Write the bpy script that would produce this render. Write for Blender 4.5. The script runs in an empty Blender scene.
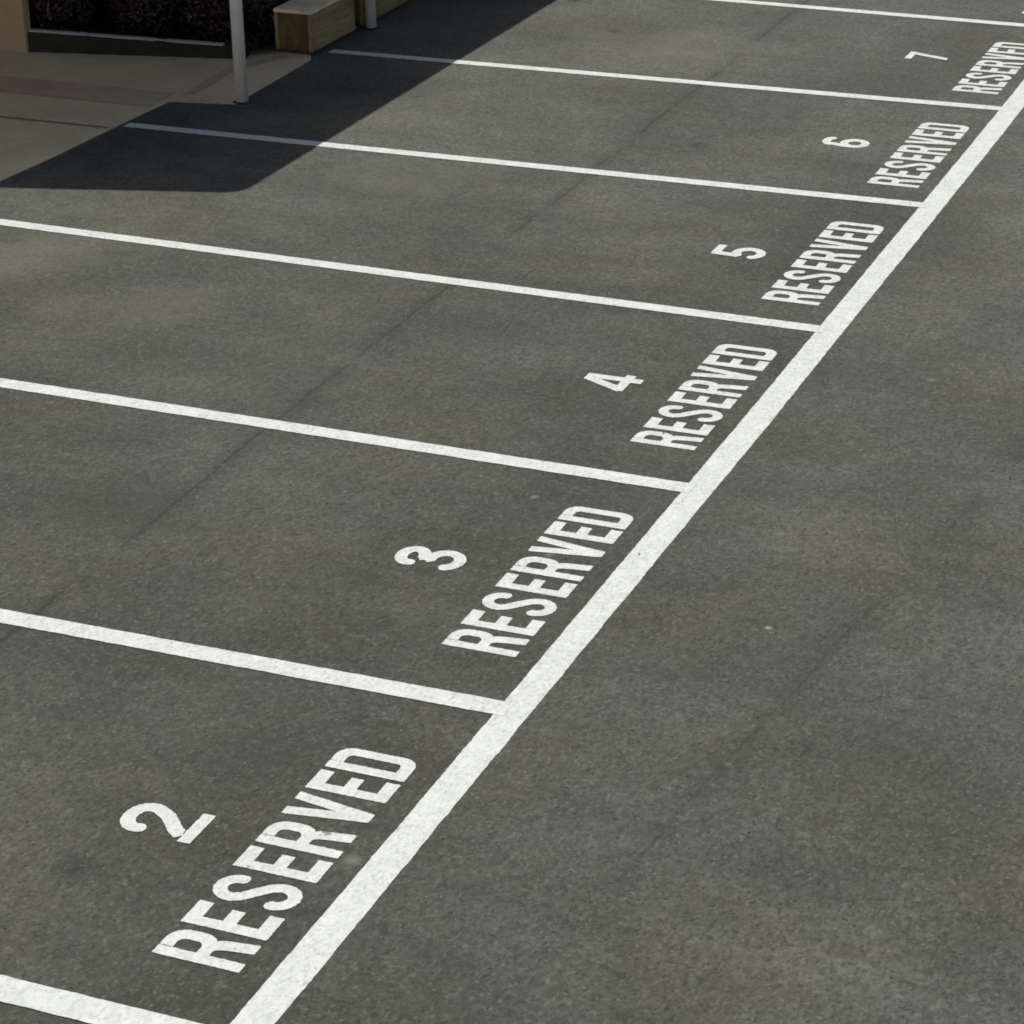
import bpy, bmesh, math, random
import numpy as np
from mathutils import Vector, Matrix, noise as mnoise

random.seed(7)
rng = np.random.default_rng(7)
S = bpy.context.scene
COL = S.collection
RAD = math.radians

# ------------------------------------------------------------------ helpers
def tag(o, label=None, cat=None, group=None, kind=None):
    if label: o['label'] = label
    if cat: o['category'] = cat
    if group: o['group'] = group
    if kind: o['kind'] = kind
    return o

def empty(name, loc=(0, 0, 0), rz=0.0):
    o = bpy.data.objects.new(name, None)
    o.location = loc
    o.rotation_euler = (0, 0, rz)
    o.empty_display_size = 0.2
    COL.objects.link(o)
    return o

def mesh_obj(name, verts, faces, mat, parent=None, smooth=False):
    me = bpy.data.meshes.new(name)
    me.from_pydata([tuple(v) for v in verts], [], faces)
    me.update()
    if mat: me.materials.append(mat)
    if smooth: me.polygons.foreach_set('use_smooth', [True] * len(me.polygons))
    o = bpy.data.objects.new(name, me)
    COL.objects.link(o)
    if parent: o.parent = parent
    return o

def bm_obj(name, bm, mat, parent=None, smooth=False):
    me = bpy.data.meshes.new(name)
    bmesh.ops.recalc_face_normals(bm, faces=bm.faces)
    bm.to_mesh(me); bm.free()
    me.materials.append(mat)
    if smooth: me.polygons.foreach_set('use_smooth', [True] * len(me.polygons))
    o = bpy.data.objects.new(name, me)
    COL.objects.link(o)
    if parent: o.parent = parent
    return o

def add_box(bm, lo, hi, bev=0.0):
    r = bmesh.ops.create_cube(bm, size=1.0)
    vs = r['verts']
    c = [(a + b) / 2 for a, b in zip(lo, hi)]; s = [b - a for a, b in zip(lo, hi)]
    for v in vs:
        v.co = Vector((c[0] + v.co.x * s[0], c[1] + v.co.y * s[1], c[2] + v.co.z * s[2]))
    if bev:
        es = list({e for v in vs for e in v.link_edges})
        bmesh.ops.bevel(bm, geom=es, offset=bev, segments=2, affect='EDGES', profile=0.6)

def copy_tree(o, parent=None):
    c = o.copy(); COL.objects.link(c)
    if parent: c.parent = parent
    for ch in list(o.children): copy_tree(ch, c)
    return c

# ------------------------------------------------------------------ material kit
class NT:
    def __init__(self, name):
        self.m = bpy.data.materials.new(name); self.m.use_nodes = True
        self.t = self.m.node_tree; self.t.nodes.clear()
        self.out = self.n('ShaderNodeOutputMaterial')
        self.b = self.n('ShaderNodeBsdfPrincipled')
        self.l(self.b.outputs[0], self.out.inputs[0])
        self.pos = self.n('ShaderNodeNewGeometry').outputs['Position']
    def n(self, t, **k):
        x = self.t.nodes.new(t)
        for a, v in k.items(): setattr(x, a, v)
        return x
    def l(self, a, b): self.t.links.new(a, b)
    def put(self, s, v):
        if hasattr(v, 'is_output') or isinstance(v, bpy.types.NodeSocket): self.l(v, s)
        else: s.default_value = v
    def math(self, op, a, b=0.0, c=0.0, clamp=False):
        x = self.n('ShaderNodeMath', operation=op, use_clamp=clamp)
        self.put(x.inputs[0], a); self.put(x.inputs[1], b)
        if op in ('MULTIPLY_ADD', 'SMOOTH_MIN', 'COMPARE'): self.put(x.inputs[2], c)
        return x.outputs[0]
    def scale(self, v, s):
        x = self.n('ShaderNodeVectorMath', operation='MULTIPLY')
        self.l(v, x.inputs[0]); x.inputs[1].default_value = s
        return x.outputs[0]
    def shift(self, v, s):
        x = self.n('ShaderNodeVectorMath', operation='ADD')
        self.l(v, x.inputs[0]); x.inputs[1].default_value = s
        return x.outputs[0]
    def noise(self, scale, detail=3.0, rough=0.55, vec=None, dist=0.0, dims='3D'):
        x = self.n('ShaderNodeTexNoise', noise_dimensions=dims)
        self.l(vec if vec is not None else self.pos, x.inputs['Vector'])
        x.inputs['Scale'].default_value = scale; x.inputs['Detail'].default_value = detail
        x.inputs['Roughness'].default_value = rough; x.inputs['Distortion'].default_value = dist
        return x.outputs['Fac']
    def vor(self, scale, vec=None, feature='F1', out='Distance'):
        x = self.n('ShaderNodeTexVoronoi', feature=feature)
        self.l(vec if vec is not None else self.pos, x.inputs['Vector'])
        x.inputs['Scale'].default_value = scale
        return x.outputs[out]
    def rng(self, v, a, b, c=0.0, d=1.0, smooth=True):
        x = self.n('ShaderNodeMapRange')
        if smooth: x.interpolation_type = 'SMOOTHSTEP'
        self.put(x.inputs['Value'], v)
        for k, q in zip(('From Min', 'From Max', 'To Min', 'To Max'), (a, b, c, d)): self.put(x.inputs[k], q)
        return x.outputs['Result']
    def mix(self, f, a, b, mode='MIX'):
        x = self.n('ShaderNodeMix', data_type='RGBA', blend_type=mode)
        self.put(x.inputs[0], f)
        for s, v in ((x.inputs[6], a), (x.inputs[7], b)):
            if isinstance(v, tuple): s.default_value = v if len(v) == 4 else v + (1,)
            else: self.l(v, s)
        return x.outputs[2]
    def xyz(self):
        x = self.n('ShaderNodeSeparateXYZ'); self.l(self.pos, x.inputs[0]); return x.outputs
    def bump(self, h, strength=0.3, dist=0.004):
        x = self.n('ShaderNodeBump'); x.inputs['Strength'].default_value = strength
        x.inputs['Distance'].default_value = dist
        self.l(h, x.inputs['Height']); self.l(x.outputs[0], self.b.inputs['Normal'])
    def fin(self, col, rough=0.8, spec=0.3):
        self.put(self.b.inputs['Base Color'], col if not isinstance(col, tuple) else col + (1,))
        self.put(self.b.inputs['Roughness'], rough)
        self.b.inputs['Specular IOR Level'].default_value = spec
        return self.m

def m_asphalt():
    k = NT('asphalt')
    X, Y, Z = k.xyz()
    # grain of stones and binder
    g1 = k.noise(34, 4, 0.7, vec=k.scale(k.pos, (1.0, .62, 1.0)))
    g2 = k.noise(95, 2, 0.6)
    v = k.vor(70, out='Color')
    vs = k.n('ShaderNodeSeparateColor'); k.l(v, vs.inputs[0])
    k.str = k.scale(k.pos, (1.0, .62, 1.0))
    g0 = k.noise(15, 3, .6, vec=k.shift(k.str, (2, 9, 0)))
    grain = k.math('ADD', k.math('MULTIPLY', k.rng(g1, .3, .7), .55), k.math('ADD', k.math('MULTIPLY', k.rng(g2, .3, .7), .2), k.math('MULTIPLY', vs.outputs[0], .25)))
    col = k.mix(grain, (.042, .0430, .0375), (.0945, .0965, .0855))
    col = k.mix(1.0, col, k.mix(k.rng(g0, .28, .72), (.91, .91, .91), (1.09, 1.09, 1.09)), 'MULTIPLY')
    # broad mottling, some of it stretched by the paver's travel
    p1 = k.noise(.55, 4, .6, dist=.4)
    col = k.mix(k.rng(p1, .33, .68), (.80, .80, .80), (1.16, 1.16, 1.15)) if False else k.mix(1.0, col, k.mix(k.rng(p1, .33, .68), (.82, .82, .81), (1.20, 1.20, 1.19)), 'MULTIPLY')
    p2 = k.noise(1.0, 4, .62, vec=k.scale(k.pos, (.55, 2.6, 1)), dist=.3)
    col = k.mix(1.0, col, k.mix(k.rng(p2, .32, .7), (.91, .91, .91), (1.09, 1.09, 1.09)), 'MULTIPLY')
    p3 = k.noise(6.5, 5, .74)
    col = k.mix(1.0, col, k.mix(k.rng(p3, .3, .7), (.91, .91, .91), (1.09, 1.09, 1.09)), 'MULTIPLY')
    # olive / rusty tint clouds
    p4 = k.noise(.8, 3, .6, vec=k.shift(k.pos, (31, 7, 0)))
    col = k.mix(k.rng(p4, .42, .70, 0, .55), col, k.mix(1.0, col, (1.12, 1.04, .80), 'MULTIPLY'))
    p5 = k.noise(1.7, 3, .6, vec=k.shift(k.pos, (-11, 3, 0)))
    col = k.mix(k.rng(p5, .52, .74, 0, .5), col, k.mix(1.0, col, (.93, .98, 1.02), 'MULTIPLY'))
    # the lane outside the bays is scuffed paler; bays darker beside the base line
    lane = k.rng(X, .1, .9)
    col = k.mix(1.0, col, k.mix(lane, (1, 1, 1), (1.15, 1.16, 1.17)), 'MULTIPLY')
    fresh = k.math('MULTIPLY', k.rng(X, -2.0, -.6), k.rng(X, .02, .18, 1, 0))
    col = k.mix(1.0, col, k.mix(fresh, (1, 1, 1), (.90, .90, .89)), 'MULTIPLY')
    far = k.rng(Y, 5, 15)  # paler with distance, part of it grazing sheen put into the colour
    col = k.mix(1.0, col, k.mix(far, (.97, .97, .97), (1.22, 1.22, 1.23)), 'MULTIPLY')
    # paler dusty zone near the building
    dust = k.math('MULTIPLY', k.rng(k.noise(.9, 4, .6, vec=k.shift(k.pos, (4, 40, 0))), .42, .66), k.rng(X, -6.5, -3.2, 1, 0))
    col = k.mix(k.math('MULTIPLY', dust, .42), col, (.150, .138, .100))
    # seams between paving passes: dark, broken, slightly wandering
    def seam(cx, slope, w, seed, lo, hi, amt):
        nonlocal col
        wob = k.math('MULTIPLY', k.math('SUBTRACT', k.noise(.9, 3, .6, vec=k.shift(k.pos, (seed, 0, 0))), .5), .13)
        c = k.math('ADD', k.math('MULTIPLY', Y, slope), cx)
        d = k.math('ABSOLUTE', k.math('SUBTRACT', k.math('ADD', X, wob), c))
        soft = k.math('MULTIPLY', k.rng(d, 0, w * .7, 1, 0), .34)
        core = k.math('MULTIPLY', k.rng(k.math('ADD', d, k.math('MULTIPLY', k.noise(24, 3, .6), .04)), .020, .050, 1, 0), .85)
        brk = k.rng(k.noise(1.1, 4, .65, vec=k.shift(k.pos, (seed, 19, 3))), lo, hi)
        f = k.math('MULTIPLY', k.math('MULTIPLY', k.math('MAXIMUM', soft, core), brk), amt)
        col = k.mix(f, col, (.026, .026, .024))
    seam(-2.62, 0, .20, 5.0, .34, .54, 1.0)
    seam(.82, .13, .24, 23.0, .40, .62, .66)
    seam(-5.0, -.02, .20, 51.0, .5, .72, .5)
    # tyre-dark parking tracks and drips
    dr = k.vor(.9, vec=k.shift(k.pos, (3.3, .4, 0)))
    drip = k.math('MULTIPLY', k.rng(dr, .03, .10, 1, 0), k.rng(k.noise(.7, 2), .5, .6))
    col = k.mix(k.math('MULTIPLY', drip, .55), col, (.022, .022, .022))
    dr2 = k.vor(3.1, vec=k.shift(k.pos, (1.3, 8.4, 0)))
    col = k.mix(k.math('MULTIPLY', k.rng(dr2, .03, .075, 1, 0), .5), col, (.03, .03, .029))
    wn = k.n('ShaderNodeTexNoise'); k.l(k.pos, wn.inputs['Vector']); wn.inputs['Scale'].default_value = 55; wn.inputs['Detail'].default_value = 2
    ws = k.n('ShaderNodeVectorMath', operation='SCALE'); k.l(wn.outputs['Color'], ws.inputs[0]); ws.inputs['Scale'].default_value = .03
    wa = k.n('ShaderNodeVectorMath', operation='ADD'); k.l(k.pos, wa.inputs[0]); k.l(ws.outputs[0], wa.inputs[1]); k.warp = wa.outputs[0]
    # stones and binder patches of single-centimetre size
    ag = k.n('ShaderNodeSeparateColor'); k.l(k.vor(34, vec=k.scale(k.warp, (1, .66, 1)), out='Color'), ag.inputs[0])
    col = k.mix(1.0, col, k.mix(ag.outputs[0], (.94, .94, .94), (1.06, 1.06, 1.06)), 'MULTIPLY')
    ag2 = k.n('ShaderNodeSeparateColor'); k.l(k.vor(72, vec=k.scale(k.warp, (1, .7, 1)), out='Color'), ag2.inputs[0])
    col = k.mix(1.0, col, k.mix(ag2.outputs[1], (.84, .84, .84), (1.16, 1.16, 1.155)), 'MULTIPLY')
    chip = k.rng(ag2.outputs[0], .90, .97); hole = k.rng(ag2.outputs[2], .84, .94)
    col = k.mix(k.math('MULTIPLY', chip, .28), col, (.19, .188, .17))
    col = k.mix(k.math('MULTIPLY', hole, .48), col, (.026, .026, .024))
    # old tan spill and a few dull stains
    def stain(cx, cy, r, amt, c):
        nonlocal col
        vx = k.math('SUBTRACT', X, cx); vy = k.math('SUBTRACT', Y, cy)
        dd = k.math('SQRT', k.math('ADD', k.math('MULTIPLY', vx, vx), k.math('MULTIPLY', vy, vy)))
        dd = k.math('ADD', dd, k.math('MULTIPLY', k.math('SUBTRACT', k.noise(2.6, 4, .65), .5), r * 1.6))
        col = k.mix(k.math('MULTIPLY', k.rng(dd, r * .2, r, 1, 0), amt), col, c)
    stain(-5.7, 7.75, .75, .30, (.135, .126, .098))
    stain(-4.3, 7.1, .50, .30, (.130, .120, .088))
    stain(-2.9, 4.1, .55, .45, (.040, .040, .036))
    stain(-4.0, 10.2, .9, .30, (.125, .121, .104))
    stain(-3.3, 14.6, .9, .32, (.140, .134, .112))
    stain(-.95, 2.0, .35, .28, (.038, .038, .034))
    stain(-3.1, 6.4, .8, .26, (.044, .044, .040))
    stain(-.07, 1.322, .07, .5, (.22, .215, .195))
    stain(-.393, 4.401, .03, .5, (.20, .195, .18))
    stain(.958, 4.005, .030, .75, (.30, .30, .28))
    stain(-.739, 5.07, .035, .6, (.22, .215, .20))
    stain(.909, 7.544, .06, .4, (.20, .195, .175))
    stain(-3.994, 15.127, .09, .7, (.030, .030, .028))
    stain(-5.516, 12.429, .07, .6, (.030, .030, .028))
    # pale single stones
    st = k.vor(17, vec=k.shift(k.pos, (.3, .7, 0)))
    stc = k.n('ShaderNodeSeparateColor'); k.l(k.vor(17, vec=k.shift(k.pos, (.3, .7, 0)), out='Color'), stc.inputs[0])
    stone = k.math('MULTIPLY', k.rng(st, .10, .16, 1, 0), k.rng(stc.outputs[1], .80, .9))
    col = k.mix(k.math('MULTIPLY', stone, .35), col, (.22, .215, .19))
    pit = k.math('MULTIPLY', k.rng(st, .10, .18, 1, 0), k.rng(stc.outputs[2], .70, .85))
    col = k.mix(k.math('MULTIPLY', pit, .65), col, (.022, .022, .02))
    h = k.math('ADD', k.math('MULTIPLY', g1, 1.0), k.math('MULTIPLY', g2, .6))
    k.bump(h, .55, .006)
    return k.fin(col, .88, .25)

def m_paint():
    k = NT('road_paint')
    n1 = k.noise(9, 5, .7)
    n2 = k.noise(60, 3, .6)
    n3 = k.noise(2.3, 3, .6)
    col = k.mix(k.rng(n1, .3, .7), (.53, .56, .54), (.66, .68, .655))
    col = k.mix(k.rng(n3, .4, .7, 0, .35), col, (.60, .61, .59))
    col = k.mix(k.rng(n2, .54, .72, 0, .45), col, (.34, .35, .33))
    pit = k.math('MULTIPLY', k.rng(k.noise(38, 4, .7), .63, .70), k.rng(k.noise(3.0, 3, .6, vec=k.shift(k.pos, (9, 2, 0))), .46, .64))
    col = k.mix(k.math('MULTIPLY', pit, .85), col, (.075, .073, .066))
    # scuffs
    sc = k.math('MULTIPLY', k.rng(k.noise(6, 4, .7, vec=k.scale(k.pos, (2.5, .8, 1))), .58, .70), .36)
    col = k.mix(sc, col, (.27, .27, .25))
    gr = k.noise(44, 3, .65, vec=k.scale(k.pos, (1, .65, 1)))
    col = k.mix(k.math('MULTIPLY', k.rng(gr, .44, .70), k.rng(n3, .35, .62, .25, .60)), col, (.30, .315, .295))
    sp = k.noise(70, 2, .6, vec=k.shift(k.pos, (7, 7, 0)))
    col = k.mix(k.math('MULTIPLY', k.rng(sp, .66, .74), .55), col, (.12, .12, .11))
    X, Y, Z = k.xyz()
    vx = k.math('SUBTRACT', X, -.266); vy = k.math('SUBTRACT', Y, 1.487)
    dd = k.math('ADD', k.math('SQRT', k.math('ADD', k.math('MULTIPLY', vx, vx), k.math('MULTIPLY', vy, vy))), k.math('MULTIPLY', k.math('SUBTRACT', k.noise(48, 3, .7), .5), .11))
    col = k.mix(k.math('MULTIPLY', k.rng(dd, .012, .035, 1, 0), .8), col, (.10, .10, .09))
    k.bump(k.noise(70, 3, .6), .35, .004)
    return k.fin(col, .65, .3)

def m_concrete(name, a, b, brown=.3):
    k = NT(name)
    n = k.noise(1.6, 5, .65); f = k.noise(45, 3, .6)
    col = k.mix(k.rng(n, .3, .7), a, b)
    col = k.mix(1.0, col, k.mix(k.rng(f, .3, .7), (.9, .9, .9), (1.08, 1.08, 1.08)), 'MULTIPLY')
    st = k.rng(k.noise(2.2, 4, .65, vec=k.shift(k.pos, (5, 5, 5))), .48, .7, 0, brown)
    col = k.mix(st, col, k.mix(1.0, col, (1.02, .82, .62), 'MULTIPLY'))
    k.bump(f, .25, .003)
    return k.fin(col, .9, .2)

def m_wood(name, a, b, axis=(1, .12, 1)):
    k = NT(name)
    v = k.scale(k.pos, axis)
    n = k.noise(16, 4, .6, vec=v, dist=1.2); n2 = k.noise(2.1, 4, .6)
    col = k.mix(k.rng(n, .3, .7), a, b)
    col = k.mix(1.0, col, k.mix(k.rng(n2, .3, .7), (.68, .66, .62), (1.2, 1.18, 1.15)), 'MULTIPLY')
    k.bump(n, .3, .004)
    return k.fin(col, .8, .25)

def m_stucco():
    k = NT('tan_stucco')
    n = k.noise(2.0, 4, .6); f = k.noise(80, 3, .6)
    X, Y, Z = k.xyz()
    col = k.mix(k.rng(n, .3, .7), (.47, .325, .19), (.55, .39, .24))
    low = k.rng(k.math('ADD', Z, k.math('MULTIPLY', k.noise(6, 3, .6), .2)), .10, .26, 1, 0)
    col = k.mix(k.math('MULTIPLY', low, .5), col, (.46, .38, .30))
    k.bump(f, .4, .004)
    return k.fin(col, .9, .2)

def m_plain(name, a, b, sc=8, rough=.6, spec=.35):
    k = NT(name)
    n = k.noise(sc, 4, .6)
    col = k.mix(k.rng(n, .3, .7), a, b)
    return k.fin(col, rough, spec)

def m_leaf():
    k = NT('purple_leaf')
    n = k.noise(11, 3, .6)
    col = k.mix(k.rng(n, .3, .7), (.010, .005, .006), (.036, .020, .025))
    glint = k.rng(k.noise(38, 2, .5), .58, .66)  # sparse pinkish specks: leaf highlights put into the colour
    col = k.mix(k.math('MULTIPLY', glint, .55), col, (.38, .22, .25))
    return k.fin(col, .5, .4)

ASPH = m_asphalt(); PAINT = m_paint()
CONC = m_concrete('pavement_concrete', (.56, .455, .295), (.68, .56, .37))
BAND = m_concrete('brown_concrete', (.46, .335, .24), (.55, .415, .295), .2)
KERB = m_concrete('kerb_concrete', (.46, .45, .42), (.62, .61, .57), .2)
KERBFACE = m_concrete('dark_kerb_concrete', (.028, .029, .020), (.050, .050, .036), .2)  # front face far darker than the lip
STUCCO = m_stucco()
POSTM = m_plain('white_post_paint', (.86, .84, .79), (.91, .89, .84), 7, .45, .4)
DARKM = m_plain('dark_base', (.03, .028, .026), (.06, .055, .05), 12, .7, .3)  # near-black for the shaded gap under the boxes and the post foot
WOODS = m_wood('brown_board', (.25, .178, .090), (.36, .265, .145))
WOODE = m_wood('dark_end_board', (.10, .062, .026), (.17, .108, .050), (1, 1, .2))
WOODT = m_wood('weathered_cap', (.82, .70, .48), (.92, .80, .58))
LEAF = m_leaf()
MULCH = m_plain('dark_mulch', (.012, .009, .007), (.035, .026, .02), 18, .9, .2)
BARK = m_plain('shrub_stem', (.05, .035, .025), (.08, .06, .045), 18, .9, .2)
ROOFM = m_plain('roof_shingle', (.06, .058, .055), (.11, .105, .10), 6, .9, .2)
SOFF = m_plain('soffit_paint', (.70, .66, .58), (.76, .72, .64), 3, .8, .2)
GRIT = m_plain('grit_stone', (.13, .13, .115), (.24, .235, .21), 30, .85, .25)

# ------------------------------------------------------------------ ground
def ground():
    # finer cells close by, one sheet to the horizon
    xs = sorted(set([-900, -300, -100, -40] + [round(v, 3) for v in np.arange(-20, 20.01, 1.0)] + [40, 100, 300, 900]))
    ys = sorted(set([-900, -300, -100, -40, -20] + [round(v, 3) for v in np.arange(-10, 40.01, 1.0)] + [60, 100, 300, 900]))
    V = [(x, y, 0) for y in ys for x in xs]; nx = len(xs)
    F = [(j * nx + i, j * nx + i + 1, (j + 1) * nx + i + 1, (j + 1) * nx + i) for j in range(len(ys) - 1) for i in range(nx - 1)]
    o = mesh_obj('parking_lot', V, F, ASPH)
    tag(o, 'grey worn asphalt surface of the parking lot', 'asphalt', kind='structure')
ground()

# ------------------------------------------------------------------ painted stripes
def jit(s, seed):
    return mnoise.noise((s * 9.0, seed * 3.7, 0)) * .0040 + mnoise.noise((s * 33.0, seed * 5.1, 2)) * .0034

def ribbon(name, pts, step, z, seed, mat=PAINT):
    """pts: list of (x, y, left_dx, left_dy, right_dx, right_dy) -> strip between two edges"""
    L = [Vector((p[0], p[1])) for p in pts]; Rr = [Vector((p[2], p[3])) for p in pts]
    V, F = [], []
    s = 0.0
    for i in range(len(pts) - 1):
        d = (L[i + 1] - L[i]).length; n = max(2, int(d / step))
        for j in range(n + (1 if i == len(pts) - 2 else 0)):
            t = j / n
            a = L[i].lerp(L[i + 1], t); b = Rr[i].lerp(Rr[i + 1], t)
            w = (b - a).normalized(); q = s + d * t
            a = a + w * jit(q, seed); b = b + w * jit(q, seed + 17)
            V += [(a.x, a.y, z), (b.x, b.y, z)]
        s += d
    for i in range(len(V) // 2 - 1):
        F.append((2 * i, 2 * i + 1, 2 * i + 3, 2 * i + 2))
    return mesh_obj(name, V, F, mat)

yy = [-6, -2, 0, 2.5, 4.5, 6.5, 8.3, 10, 12.4, 14.6, 17, 20, 30]
xl = [-.02, -.008, -.004, .006, .010, .011, .007, .001, -.006, -.022, -.04, -.06, -.12]
xr = [.15, .156, .159, .168, .173, .183, .176, .174, .166, .153, .136, .116, .056]
o = ribbon('lane_stripe', [(a, y, b, y) for a, b, y in zip(xl, xr, yy)], .015, .0025, 1)
tag(o, 'wide white painted stripe running along the open ends of all the parking spaces', 'painted line')

lines = [  # (y at far left, y at base, left end x, label)
    (-.062, -.016, -6.95, 'short visible end of a white stripe closing the near side of space 2'),
    (2.72, 2.768, -6.93, 'white stripe dividing space 2 from space 3'),
    (5.52, 5.477, -6.92, 'white stripe dividing space 3 from space 4'),
    (8.275, 8.162, -6.90, 'white stripe dividing space 4 from space 5'),
    (10.85, 10.932, -6.775, 'white stripe dividing space 5 from space 6, ending in shadow near the front post'),
    (13.59, 13.681, -6.215, 'white stripe dividing space 6 from space 7, ending by the timber planter box'),
    (16.68, 16.52, -6.2, 'farthest white stripe beyond space 7 at the top edge'),
]
for i, (ya, yb, x0, lab) in enumerate(lines):
    hw = (.076, .067, .065, .062, .061, .060, .060)[i]
    o = ribbon('stall_line', [(x0, ya + hw, x0, ya - hw), (x0 / 2, (ya + yb) / 2 + hw, x0 / 2, (ya + yb) / 2 - hw), (.06, yb + hw, .06, yb - hw)], .015, .004, 30 + i)
    tag(o, lab, 'painted line', 'white stripes between the parking spaces')

# ------------------------------------------------------------------ painted lettering (signed distance -> mesh)
class G:
    def __init__(s, w, h, res=.004):
        m = .012
        s.w, s.h, s.res = w, h, res
        s.u, s.v = np.meshgrid(np.arange(-m, w + m + res, res), np.arange(-m, h + m + res, res), indexing='ij')
        s.f = np.full(s.u.shape, 9.0)
    def add(s, d): s.f = np.minimum(s.f, d); return s
    def cut(s, d): s.f = np.maximum(s.f, -d); return s
    def box(s, x0, y0, x1, y1, rr=0.0, right_only=False):
        cx, cy, hx, hy = (x0 + x1) / 2, (y0 + y1) / 2, (x1 - x0) / 2, (y1 - y0) / 2
        px, py = s.u - cx, s.v - cy
        r = np.where(px > 0, rr, 0.0) if right_only else rr
        qx, qy = np.abs(px) - hx + r, np.abs(py) - hy + r
        return np.hypot(np.maximum(qx, 0), np.maximum(qy, 0)) + np.minimum(np.maximum(qx, qy), 0) - r
    def line(s, pts, hw, butt=True):
        best = np.full(s.u.shape, 9.0); pts = [np.array(p, float) for p in pts]
        for i in range(len(pts) - 1):
            a, b = pts[i], pts[i + 1]; d = b - a; L = np.hypot(*d)
            if L < 1e-9: continue
            d = d / L
            px, py = s.u - a[0], s.v - a[1]
            t = px * d[0] + py * d[1]; q = np.abs(-px * d[1] + py * d[0])
            tc = np.clip(t, 0, L)
            dd = np.hypot(t - tc, q) - hw
            if butt and i == 0: dd = np.maximum(dd, -t)
            if butt and i == len(pts) - 2: dd = np.maximum(dd, t - L)
            best = np.minimum(best, dd)
        return best
    def clipv(s): s.f = np.maximum(s.f, np.maximum(-s.v, s.v - s.h)); return s
    def wobble(s, seed):
        for i in range(s.u.shape[0]):
            for j in range(s.u.shape[1]):
                s.f[i, j] += mnoise.noise((s.u[i, j] * 60, s.v[i, j] * 60, seed)) * .0030 + mnoise.noise((s.u[i, j] * 150, s.v[i, j] * 150, seed + 3)) * .0016 - .0036
        return s
    def mesh(s, name):
        f = s.f; nu, nv = f.shape
        idx, V, F = {}, [], []
        def vert(k, x, y):
            if k not in idx:
                idx[k] = len(V); V.append((-y, x, 0.0))    # reads along +Y, tops towards -X
            return idx[k]
        for i in range(nu - 1):
            for j in range(nv - 1):
                c = [(i, j), (i + 1, j), (i + 1, j + 1), (i, j + 1)]
                val = [f[q] for q in c]
                if min(val) >= 0: continue
                poly = []
                for a in range(4):
                    b = (a + 1) % 4
                    if val[a] < 0: poly.append(vert(('c',) + c[a], s.u[c[a]], s.v[c[a]]))
                    if (val[a] < 0) != (val[b] < 0):
                        t = val[a] / (val[a] - val[b])
                        x = s.u[c[a]] + t * (s.u[c[b]] - s.u[c[a]]); y = s.v[c[a]] + t * (s.v[c[b]] - s.v[c[a]])
                        poly.append(vert(('e',) + tuple(sorted((c[a], c[b]))), x, y))
                if len(poly) >= 3: F.append(tuple(poly))
        me = bpy.data.meshes.new(name); me.from_pydata(V, [], F); me.update()
        me.materials.append(PAINT)
        if me.polygons and me.polygons[0].normal.z < 0: me.flip_normals()
        return me

def arc(cx, cy, rx, ry, a0, a1, n=22):
    return [(cx + rx * math.cos(RAD(a0 + (a1 - a0) * i / n)), cy + ry * math.sin(RAD(a0 + (a1 - a0) * i / n))) for i in range(n + 1)]

H = .392; T = .054
def gR():
    g = G(.196, H); W = .190; mid = .168
    g.add(g.box(.03, mid, W, H, .085, True)); g.cut(g.box(T, mid + T * .95, W - T * 1.05, H - T, .038, True))
    g.f = np.maximum(g.f, -g.box(-1, -1, .03, 2)); g.add(g.box(0, 0, T, H))
    g.add(g.line([(.112, mid + .03), (.142, mid - .02), (.164, -.02)], .0285))
    g.cut(g.box(T, H - T - .004, T + .0110, H + .05))
    return g.clipv().wobble(1).mesh('glyph')
def gE():
    g = G(.165, H)
    g.add(g.box(0, 0, T, H)); g.add(g.box(.02, H - .062, .160, H)); g.add(g.box(.02, .172, .142, .228)); g.add(g.box(.02, 0, .160, .062))
    return g.wobble(2).mesh('glyph')
def gD():
    g = G(.194, H); W = .188
    g.add(g.box(0, 0, W, H, .075, True)); g.cut(g.box(T, T * 1.1, W - T, H - T * 1.1, .030, True))
    g.cut(g.box(T, H - T * 1.1 - .002, T + .0115, H + .05))
    return g.wobble(3).mesh('glyph')
def gS():
    g = G(.192, H); W = .188; t = T / 2
    pts = arc(W / 2, H - .095, W / 2 - t, .095 - t, -8, 180, 26) + [(t, .285), (.045, .245), (W / 2, .200), (W - .045, .150), (W - t, .108)] + arc(W / 2, .095, W / 2 - t, .095 - t, 0, -188, 26)
    g.add(g.line(pts, t))
    return g.wobble(4).mesh('glyph')
def gV():
    g = G(.205, H); W = .200
    g.add(g.line([(.029, H + .03), (W / 2 - .004, .0)], .027)); g.add(g.line([(W - .029, H + .03), (W / 2 + .004, .0)], .027))
    return g.clipv().wobble(5).mesh('glyph')
GL = {'R': gR(), 'E': gE(), 'S': gS(), 'V': gV(), 'D': gD()}
START = [0.0, .238, .442, .690, .894, 1.135, 1.377, 1.574]
WORD = 'RESERVED'

def word(loc):
    root = empty('reserved_lettering', loc)
    for ch, u in zip(WORD, START):
        o = bpy.data.objects.new('letter', GL[ch]); COL.objects.link(o)
        o.parent = root; o.location = (0, u, 0)
    return root
word_y = [(2, .414, -.135, 1.0), (3, 3.268, -.118, 1.0), (4, 6.000, -.114, .965), (5, 8.592, -.118, 1.0), (6, 11.330, -.128, .995), (7, 14.11, -.137, .99), (8, 16.98, -.15, .99)]
for i, (n, y, x, sc) in enumerate(word_y):
    src = word((x, y, .003)) if i == 0 else copy_tree(src)
    src.location = (x, y, .003); src.scale = (1, sc, 1)
    lab = 'white painted word RESERVED in front of the number %d' % n
    if n == 8: lab = 'white painted word RESERVED cut off at the upper right edge past the space 7 stripe'
    tag(src, lab, 'lettering', 'painted RESERVED words along the wide stripe')

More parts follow.
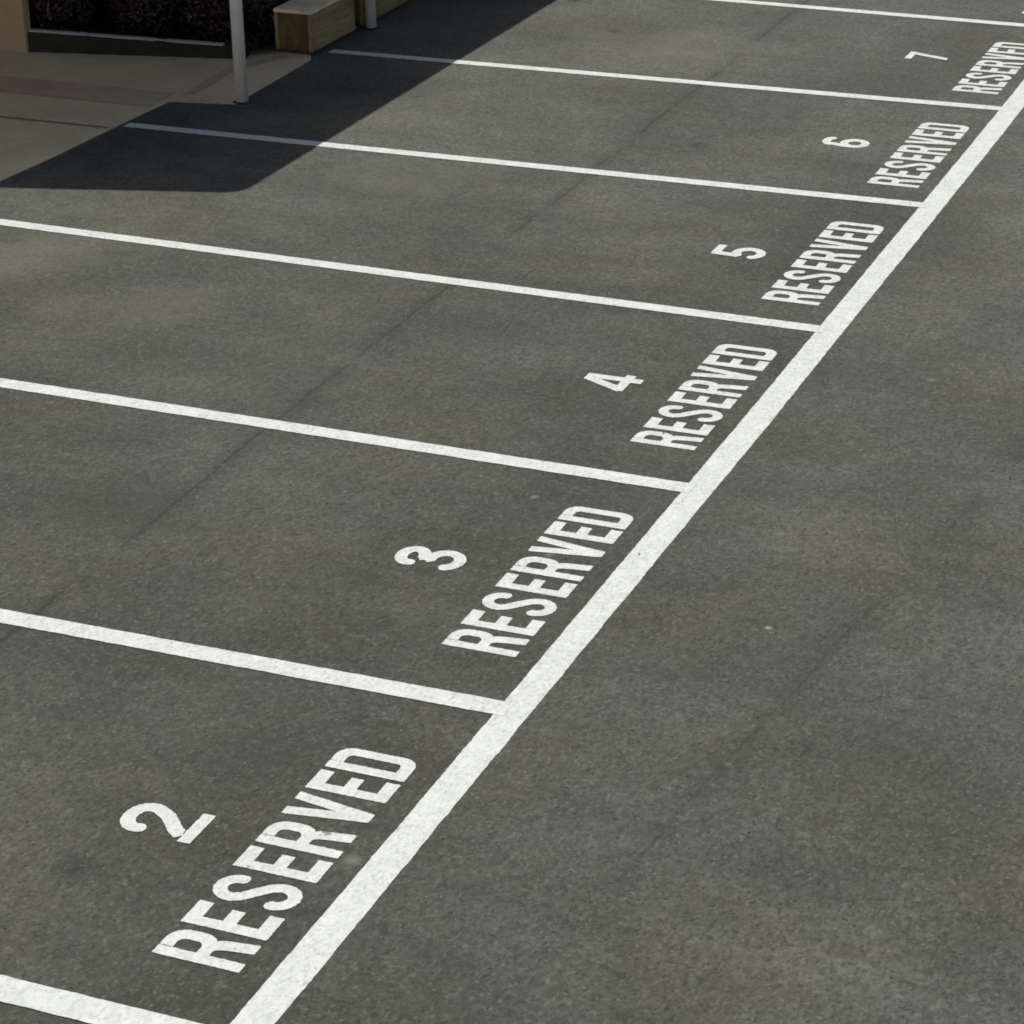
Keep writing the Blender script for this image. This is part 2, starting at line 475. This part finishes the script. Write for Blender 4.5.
HN = .388; TN = .061
def digit(n):
    W = .236; t = TN / 2; g = G(W + .05, HN)
    if n == 2:
        g.add(g.line(arc(W / 2, HN - .098, W / 2 - t, .098 - t, 205, -8, 30) + [(W - t - .006, .255), (W - .075, .190), (.075, .108), (.045, .066)], t))
        g.cut(g.box(-1, .053, 1, .068)); g.f = np.where(g.v < .055, 9, g.f); g.add(g.box(0, 0, W, .055))
    elif n == 3:
        g.add(g.line(arc(W / 2 - .004, HN - .092, W / 2 - t - .006, .092 - t, 200, -80, 30) + [(.095, .212)], t))
        g.add(g.line([(.095, .212)] + arc(W / 2, .112, W / 2 - t, .100 - t + .012, 95, -165, 30), t))
    elif n == 4:
        W = .27
        g.add(g.box(.165, 0, .165 + TN, HN)); g.add(g.box(.012, .072, W, .072 + TN)); g.add(g.line([(.030, .09), (.178, HN + .02)], t))
    elif n == 5:
        g.add(g.box(.042, HN - .058, W - .006, HN)); g.add(g.line([(.062, HN - .01), (.048, .185)], t))
        g.add(g.line([(.048, .192)] + arc(W / 2 - .002, .122, W / 2 - t, .122 - t, 128, -160, 34), t, True))
    elif n == 6:
        g.add(np.abs(np.hypot((g.u - W / 2) / (W / 2 - t), (g.v - .118) / (.118 - t)) - 1) * (W / 2 - t) - t)
        g.add(g.line([(t, .115), (t + .004, .2), (.062, .292)] + arc(W / 2 + .014, HN - .085, .084, .085 - t, 165, 22, 18), t))
    elif n == 7:
        g.add(g.box(0, HN - .058, W, HN)); g.add(g.line([(W - .03, HN - .03), (W - .075, .24), (.078, -.02)], t))
    elif n == 8:
        g.add(np.abs(np.hypot((g.u - W / 2) / (W / 2 - t), (g.v - .110) / (.110 - t)) - 1) * .085 - t)
        g.add(np.abs(np.hypot((g.u - W / 2) / (W / 2 - t - .01), (g.v - HN + .098) / (.098 - t)) - 1) * .075 - t)
    return g.clipv().wobble(10 + n).mesh('numeral')
for n, y, x, sc in ((2, 1.185, -.790, 1.0), (3, 4.025, -.772, 1.0), (4, 6.70, -.758, .93), (5, 9.335, -.757, .96), (6, 12.19, -.775, .98), (7, 15.02, -.815, .94)):
    o = bpy.data.objects.new('stall_number', digit(n)); COL.objects.link(o)
    o.location = (x, y, .003); o.scale = (sc, 1, 1)
    tag(o, 'white painted numeral %d on the asphalt of its parking space' % n, 'number', 'numbers painted in the parking spaces')

# ------------------------------------------------------------------ pavement by the building
def pavement():
    out = [(-6.98, 6.0), (-6.93, 8.6), (-6.905, 9.18), (-6.85, 9.95), (-6.825, 10.86), (-6.785, 11.60), (-6.20, 11.70), (-6.215, 12.05), (-6.25, 13.25), (-6.36, 13.45), (-6.40, 20), (-6.40, 30), (-16, 30), (-16, 6.0)]
    bm = bmesh.new()
    vs = [bm.verts.new((x, y, .008)) for x, y in out]
    f = bm.faces.new(vs)
    r = bmesh.ops.extrude_face_region(bm, geom=[f])
    for g in r['geom']:
        if isinstance(g, bmesh.types.BMVert): g.co.z = -.05
    o = bm_obj('pavement', bm, CONC)
    tag(o, 'tan concrete pavement in the porch shadow', 'pavement', kind='structure')
    # brown cast band across it, and the joint strips
    def strip(a, b, w, mat, nm, seed, z=.012, step=.05):
        a, b = Vector(a), Vector(b); d = (b - a).normalized(); nrm = Vector((-d.y, d.x)) * w / 2
        p = [(a + nrm).to_tuple() + (a - nrm).to_tuple(), (b + nrm).to_tuple() + (b - nrm).to_tuple()]
        q = ribbon(nm, p, step, z, seed, mat)
        q.parent = o
        return q
    strip((-10.5, 11.60), (-6.86, 11.60), .46, BAND, 'brown_band', 61)
    strip((-6.74, 11.86), (-6.78, 12.70), .10, BAND, 'brown_band', 63)
    strip((-6.78, 12.72), (-6.52, 13.28), .10, BAND, 'brown_band', 64)
    dj = m_plain('joint_filler', (.20, .165, .12), (.28, .235, .17), 9, .9, .2)
    strip((-14, 10.60), (-6.86, 10.70), .035, dj, 'expansion_joint', 65)
pavement()

# ------------------------------------------------------------------ building: wall corner and porch roof (mostly above the frame)
EX, EZ, EY, SL = -5.80, 3.0, 11.10, .458
def building():
    b = empty('building', (-9.0, 12.61, 0))
    tag(b, 'tan stucco building whose wall corner shows at the upper left edge', 'building')
    def at(o):
        o.parent = b; o.matrix_parent_inverse = Matrix.Translation(b.location).inverted(); return o
    bm = bmesh.new()
    add_box(bm, (-15.5, 12.61, -.05), (-8.87, 12.72, 5.2), .008)
    at(bm_obj('end_wall', bm, STUCCO))
    bm = bmesh.new()
    add_box(bm, (-9.65, 12.725, -.05), (-9.35, 30, 4.4), .01)
    at(bm_obj('porch_wall', bm, STUCCO))
    # porch roof: a sloping slab falling to the eave
    def slab(nm, x0, x1, y0, y1, zt, th, mat):
        z = lambda x: EZ + (EX - x) * SL + zt
        V = [(x0 - .15, y0, z(x0 - .15)), (x0 - .05, y0 + .03, z(x0 - .05)), (x0, y0 + .12, z(x0)), (x0, y1, z(x0)), (x1, y1, z(x1)), (x1, y0, z(x1))]
        n = len(V); V += [(p[0], p[1], p[2] - th) for p in V]
        F = [tuple(range(n)), tuple(range(2 * n - 1, n - 1, -1))] + [(i, n + i, n + (i + 1) % n, (i + 1) % n) for i in range(n)]
        at(mesh_obj(nm, V, F, mat))
    slab('porch_roof', EX, -12.5, EY, 30, 0, .05, ROOFM)
    slab('soffit', EX - .03, -12.5, EY + .03, 30, -.053, .10, SOFF)
    bm = bmesh.new(); add_box(bm, (EX - .12, EY + .32, EZ - .33), (EX - .035, 30, EZ - .17), .006)
    at(bm_obj('fascia', bm, SOFF))
building()

def bounce_building():
    # unseen block added behind the camera to bounce sunlight back under the porch
    b = empty('bounce_block', (2, -9.2, 0))
    tag(b, 'unseen pale block added behind the camera to bounce light under the porch', 'building')
    def at(o):
        o.parent = b; o.matrix_parent_inverse = Matrix.Translation(b.location).inverted(); return o
    wallm = m_plain('pale_render', (.76, .72, .63), (.82, .78, .69), 2, .85, .2)
    glass = m_plain('window_glass', (.03, .035, .04), (.05, .055, .06), 3, .1, .5)
    bm = bmesh.new(); add_box(bm, (-26, -18, -.05), (30, -9.2, 8.6)); at(bm_obj('wall', bm, wallm))
    bm = bmesh.new(); add_box(bm, (-26.3, -18.3, 8.6), (30.3, -8.9, 8.85)); at(bm_obj('roof', bm, ROOFM))
    for i in range(8):
        for z in (1.0, 4.6):
            x = -23 + i * 7
            bm = bmesh.new(); add_box(bm, (x - .8, -9.2, z), (x + .8, -9.14, z + 1.3), .01); w = at(bm_obj('window', bm, POSTM))
            bm = bmesh.new(); add_box(bm, (x - .72, -9.2, z + .08), (x + .72, -9.13, z + 1.22)); g = bm_obj('pane', bm, glass)
            g.parent = w
bounce_building()

# ------------------------------------------------------------------ porch posts
def post():
    r = empty('porch_post', (0, 0, 0))
    bm = bmesh.new()
    top = 2.82
    for z0, z1, rad in ((.0, top, .054),):
        bmesh.ops.create_cone(bm, cap_ends=True, segments=32, radius1=rad, radius2=rad, depth=z1 - z0, matrix=Matrix.Translation((0, 0, (z0 + z1) / 2)))
    sh = bm_obj('shaft', bm, POSTM, r, True)
    for p in sh.data.polygons:
        if abs(p.normal.z) > .9: p.use_smooth = False
    bm = bmesh.new()
    add_box(bm, (-.060, -.060, -.02), (.060, .060, .014), .004)  # dark collar at the foot of the shaft
    bm_obj('foot_collar', bm, DARKM, r)
    return r
posts = [(-6.172, 11.775, 'white round porch post standing at the front corner of the pavement'),
         (-6.228, 14.48, 'white round porch post standing beside the timber planter box')]
for i, (x, y, lab) in enumerate(posts):
    p = post() if i == 0 else copy_tree(p)
    p.location = (x, y, .004)
    tag(p, lab, 'post', 'white posts carrying the porch roof')

# ------------------------------------------------------------------ planting bed: kerb, mulch, shrubs
A = Vector((-8.866, 12.642)); B = Vector((-6.82, 13.046))
def kerb():
    d = (B - A); L = d.length; ang = math.atan2(d.y, d.x)
    r = empty('kerb_edging', (A.x, A.y, .012), ang)
    tag(r, 'low dark kerb with a chipped pale top edge in front of the dark planting bed', 'kerb')
    top = lambda u: .186 - .040 * u                      # the pavement rises towards the box, the kerb's top falls
    V, F = [], []
    n = 80
    for i in range(n + 1):
        u = .004 + (L - .004) * i / n
        j = .006 * mnoise.noise((u * 9, 2, 0))
        V += [(u, j, -.03), (u, j * .6 + .006, top(u)), (u, .16, top(u)), (u, .16, -.03)]
    for i in range(n):
        a = 4 * i
        for q in range(3): F.append((a + q, a + 4 + q, a + 5 + q, a + 1 + q))
    F += [(0, 1, 2, 3), (4 * n + 3, 4 * n + 2, 4 * n + 1, 4 * n)]
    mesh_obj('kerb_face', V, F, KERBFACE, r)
    V, F = [], []
    n = 110; E2 = L * .90
    for i in range(n + 1):
        u = .006 + (E2 - .006) * i / n
        w = .034 + .008 * mnoise.noise((u * 7, 1, 0))
        if mnoise.noise((u * 4.3, 9, 0)) > .36: w *= .35
        c = .045 + .006 * mnoise.noise((u * 5, 4, 0)); z0 = top(u) - .03; zz = top(u) + .012
        V += [(u, c - w, z0), (u, c - w, zz), (u, c + w, zz), (u, c + w, z0)]
    for i in range(n):
        a = 4 * i
        for q in range(3): F.append((a + q, a + q + 4, a + q + 5, a + q + 1))
    F += [(0, 1, 2, 3), (4 * n + 3, 4 * n + 2, 4 * n + 1, 4 * n)]
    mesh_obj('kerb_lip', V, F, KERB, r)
kerb()

def mulch():
    V, F = [], []
    nx, ny = 60, 90
    for j in range(ny + 1):
        for i in range(nx + 1):
            u, v = i / nx, j / ny
            x = -9.34 + u * 2.66
            y0 = A.y + (x - A.x) / (B.x - A.x) * (B.y - A.y) + .165
            y = y0 + v * 6
            z = .06 + .05 * mnoise.noise((x * 2, y * 2, 0)) + .03 * mnoise.noise((x * 11, y * 11, 3))
            V.append((x, y, z))
    for j in range(ny):
        for i in range(nx):
            a = j * (nx + 1) + i
            F.append((a, a + 1, a + nx + 2, a + nx + 1))
    for _ in range(2600):
        x = random.uniform(-8.9, -6.75); y = random.uniform(13.05, 16)
        c = Vector((x, y, .10 + random.random() * .05))
        a = Vector((random.uniform(-1, 1), random.uniform(-1, 1), random.uniform(-.5, .5))).normalized() * random.uniform(.015, .05)
        b = a.orthogonal().normalized() * random.uniform(.006, .014)
        k = len(V); V += [tuple(c - a - b), tuple(c + a - b), tuple(c + a + b), tuple(c - a + b)]; F.append((k, k + 1, k + 2, k + 3))
    o = mesh_obj('mulch', V, F, MULCH)
    tag(o, 'dark bark mulch covering the planting bed', 'mulch', kind='stuff')
mulch()

def shrub_mesh(seed, rx, ry, h, n):
    rr = np.random.default_rng(seed)
    V, F = [], []
    for _ in range(n):
        d = Vector(rr.normal(size=3)); d.normalize()
        rad = rr.uniform(.45, 1.0) ** .6
        lump = 1 + .28 * mnoise.noise((d.x * 2.3 + seed, d.y * 2.3, d.z * 2.3))
        c = Vector((d.x * rx, d.y * ry, d.z * h * .52)) * rad * lump + Vector((0, 0, h * .52))
        if c.z < .04: c.z = rr.uniform(.04, .2)
        up = (d + Vector(rr.normal(size=3)) * .6).normalized()
        a = up.cross(Vector(rr.normal(size=3))).normalized()
        w = up.cross(a).normalized()
        L = rr.uniform(.022, .045); q = L * rr.uniform(.32, .5)
        k = len(V)
        V += [tuple(c - a * L), tuple(c + w * q + up * .006), tuple(c + a * L), tuple(c - w * q + up * .006)]
        F += [(k, k + 1, k + 2, k + 3)]
    return V, F
shrubs = [(-8.80, 13.10, .38, .34, .84, 'dark purple leaved shrub tucked against the tan wall corner'),
          (-7.98, 13.36, .40, .34, .72, 'dark purple leaved shrub in the middle of the bed behind the pale kerb edge'),
          (-7.36, 13.55, .36, .34, .70, 'dark purple leaved shrub just left of the front porch post'),
          (-6.92, 13.86, .22, .34, .62, 'dark purple leaved shrub between the front porch post and the timber box'),
          (-8.85, 13.95, .48, .42, .95, None), (-7.65, 14.25, .45, .42, .85, None)]
for i, (x, y, rx, ry, h, lab) in enumerate(shrubs):
    r = empty('purple_shrub', (x, y, .06))
    V, F = shrub_mesh(100 + i, rx, ry, h, 5200)
    mesh_obj('foliage', V, F, LEAF, r)
    bm = bmesh.new()
    for k in range(4):
        t = random.uniform(0, 6.28); top = Vector((math.cos(t) * rx * .5, math.sin(t) * ry * .5, h * .6))
        rot = Vector((0, 0, 1)).rotation_difference(top.normalized()).to_matrix().to_4x4()
        bmesh.ops.create_cone(bm, cap_ends=True, segments=8, radius1=.011, radius2=.005, depth=top.length, matrix=Matrix.Translation(top / 2) @ rot)
    bm_obj('stem', bm, BARK, r)
    tag(r, lab or 'dark purple leaved shrub in the back row of the planting bed, ' + ('left one' if i == 4 else 'right one'), 'shrub', 'dark shrubs in the planting bed')

# ------------------------------------------------------------------ timber planter box along the bed
def timber(y0, y1, lab, x0=-6.665, x1=-6.285, h=.415):
    r = empty('timber_planter_box', ((x0 + x1) / 2, y0, .004))
    tag(r, lab, 'planter box', 'timber boxes along the bed edge')
    w = (x1 - x0) / 2; L = y1 - y0
    bm = bmesh.new(); add_box(bm, (-w + .03, .03, -.02), (w - .03, L - .03, .046)); bm_obj('shade_base', bm, DARKM, r)  # dark recessed base standing in for the shade under the box
    for s in (-1, 1):
        for z0, z1 in ((.036, .205), (.208, .378)):
            bm = bmesh.new()
            xa, xb = (w - .038, w) if s > 0 else (-w, -w + .038)
            add_box(bm, (xa, .0, z0), (xb, L, z1), .005); bm_obj('side_board', bm, WOODS, r)
    bm = bmesh.new(); add_box(bm, (-w + .041, .008, .047), (w - .041, .045, .376), .004); bm_obj('end_board', bm, WOODE, r)
    bm = bmesh.new(); add_box(bm, (-w + .041, L - .045, .047), (w - .041, L - .008, .376), .004); bm_obj('end_board', bm, WOODE, r)
    bm = bmesh.new(); add_box(bm, (-w - .003, -.004, .381), (w + .003, L + .004, h), .006); bm_obj('cap', bm, WOODT, r)
timber(13.36, 14.26, 'front timber planter box with a pale weathered top and a dark end board')
timber(14.44, 17.2, 'second timber planter box behind the far porch post at the top edge')

# ------------------------------------------------------------------ loose grit
def grit():
    V, F = [], []
    ico = [(0, 0, 1), (.9, 0, .1), (-.3, .85, .1), (-.4, -.8, .1), (.2, .1, -.5)]
    tri = [(0, 1, 2), (0, 2, 3), (0, 3, 1), (4, 2, 1), (4, 3, 2), (4, 1, 3)]
    for _ in range(260):
        x = random.uniform(-7, 5); y = random.uniform(-.5, 15)
        s = random.choice([.003, .004, .004, .005, .007, .010])
        t = random.uniform(0, 6.28); k = len(V)
        for a, b, c in ico:
            V.append((x + s * (a * math.cos(t) - b * math.sin(t)) * random.uniform(.7, 1.3), y + s * (a * math.sin(t) + b * math.cos(t)), s * .4 + s * c * .7))
        F += [tuple(k + i for i in q) for q in tri]
    o = mesh_obj('grit', V, F, GRIT)
    tag(o, 'scattered tiny pale stones on the asphalt', 'grit', kind='stuff')
grit()

# ------------------------------------------------------------------ light
SUNV = Vector((-.277, .53, 1.0)).normalized()
el = math.asin(SUNV.z); az = math.atan2(SUNV.x, SUNV.y)
W = bpy.data.worlds.new('World'); S.world = W; W.use_nodes = True
nt = W.node_tree; nt.nodes.clear()
sky = nt.nodes.new('ShaderNodeTexSky'); sky.sky_type = 'NISHITA'; sky.sun_disc = False
sky.sun_elevation = el; sky.sun_rotation = az % (2 * math.pi)
sky.air_density = .9; sky.dust_density = 2.2; sky.ozone_density = 1.0
bg = nt.nodes.new('ShaderNodeBackground'); bg.inputs[1].default_value = .073
wo = nt.nodes.new('ShaderNodeOutputWorld')
nt.links.new(sky.outputs[0], bg.inputs[0]); nt.links.new(bg.outputs[0], wo.inputs[0])
sun = bpy.data.lights.new('sun', 'SUN'); sun.energy = 4.0; sun.angle = RAD(.53); sun.color = (1.0, .97, .90)
so = bpy.data.objects.new('sun', sun); COL.objects.link(so)
so.rotation_euler = SUNV.to_track_quat('Z', 'Y').to_euler(); so.location = SUNV * 60

# ------------------------------------------------------------------ camera
f, cx, cy, cz, yaw, pitch, roll = 2519.602, 4.17442622, -6.85684287, 5.89007843, .400940761, .434128992, -.0196111335
fw = Vector((-math.sin(yaw) * math.cos(pitch), math.cos(yaw) * math.cos(pitch), -math.sin(pitch)))
rt = Vector((math.cos(yaw), math.sin(yaw), 0)); up = rt.cross(fw)
r2 = math.cos(roll) * rt + math.sin(roll) * up; u2 = -math.sin(roll) * rt + math.cos(roll) * up
cam = bpy.data.cameras.new('camera'); cam.sensor_width = 36; cam.lens = f / 1024 * 36
cam.clip_start = .1; cam.clip_end = 3000
co = bpy.data.objects.new('camera', cam); COL.objects.link(co)
M = Matrix((r2, u2, -fw)).transposed().to_4x4(); M.translation = (cx, cy, cz)
co.matrix_world = M
S.camera = co
S.view_settings.view_transform = 'Standard'; S.view_settings.look = 'None'
S.view_settings.exposure = 0; S.view_settings.gamma = 1
S.cycles.filter_width = 1.8
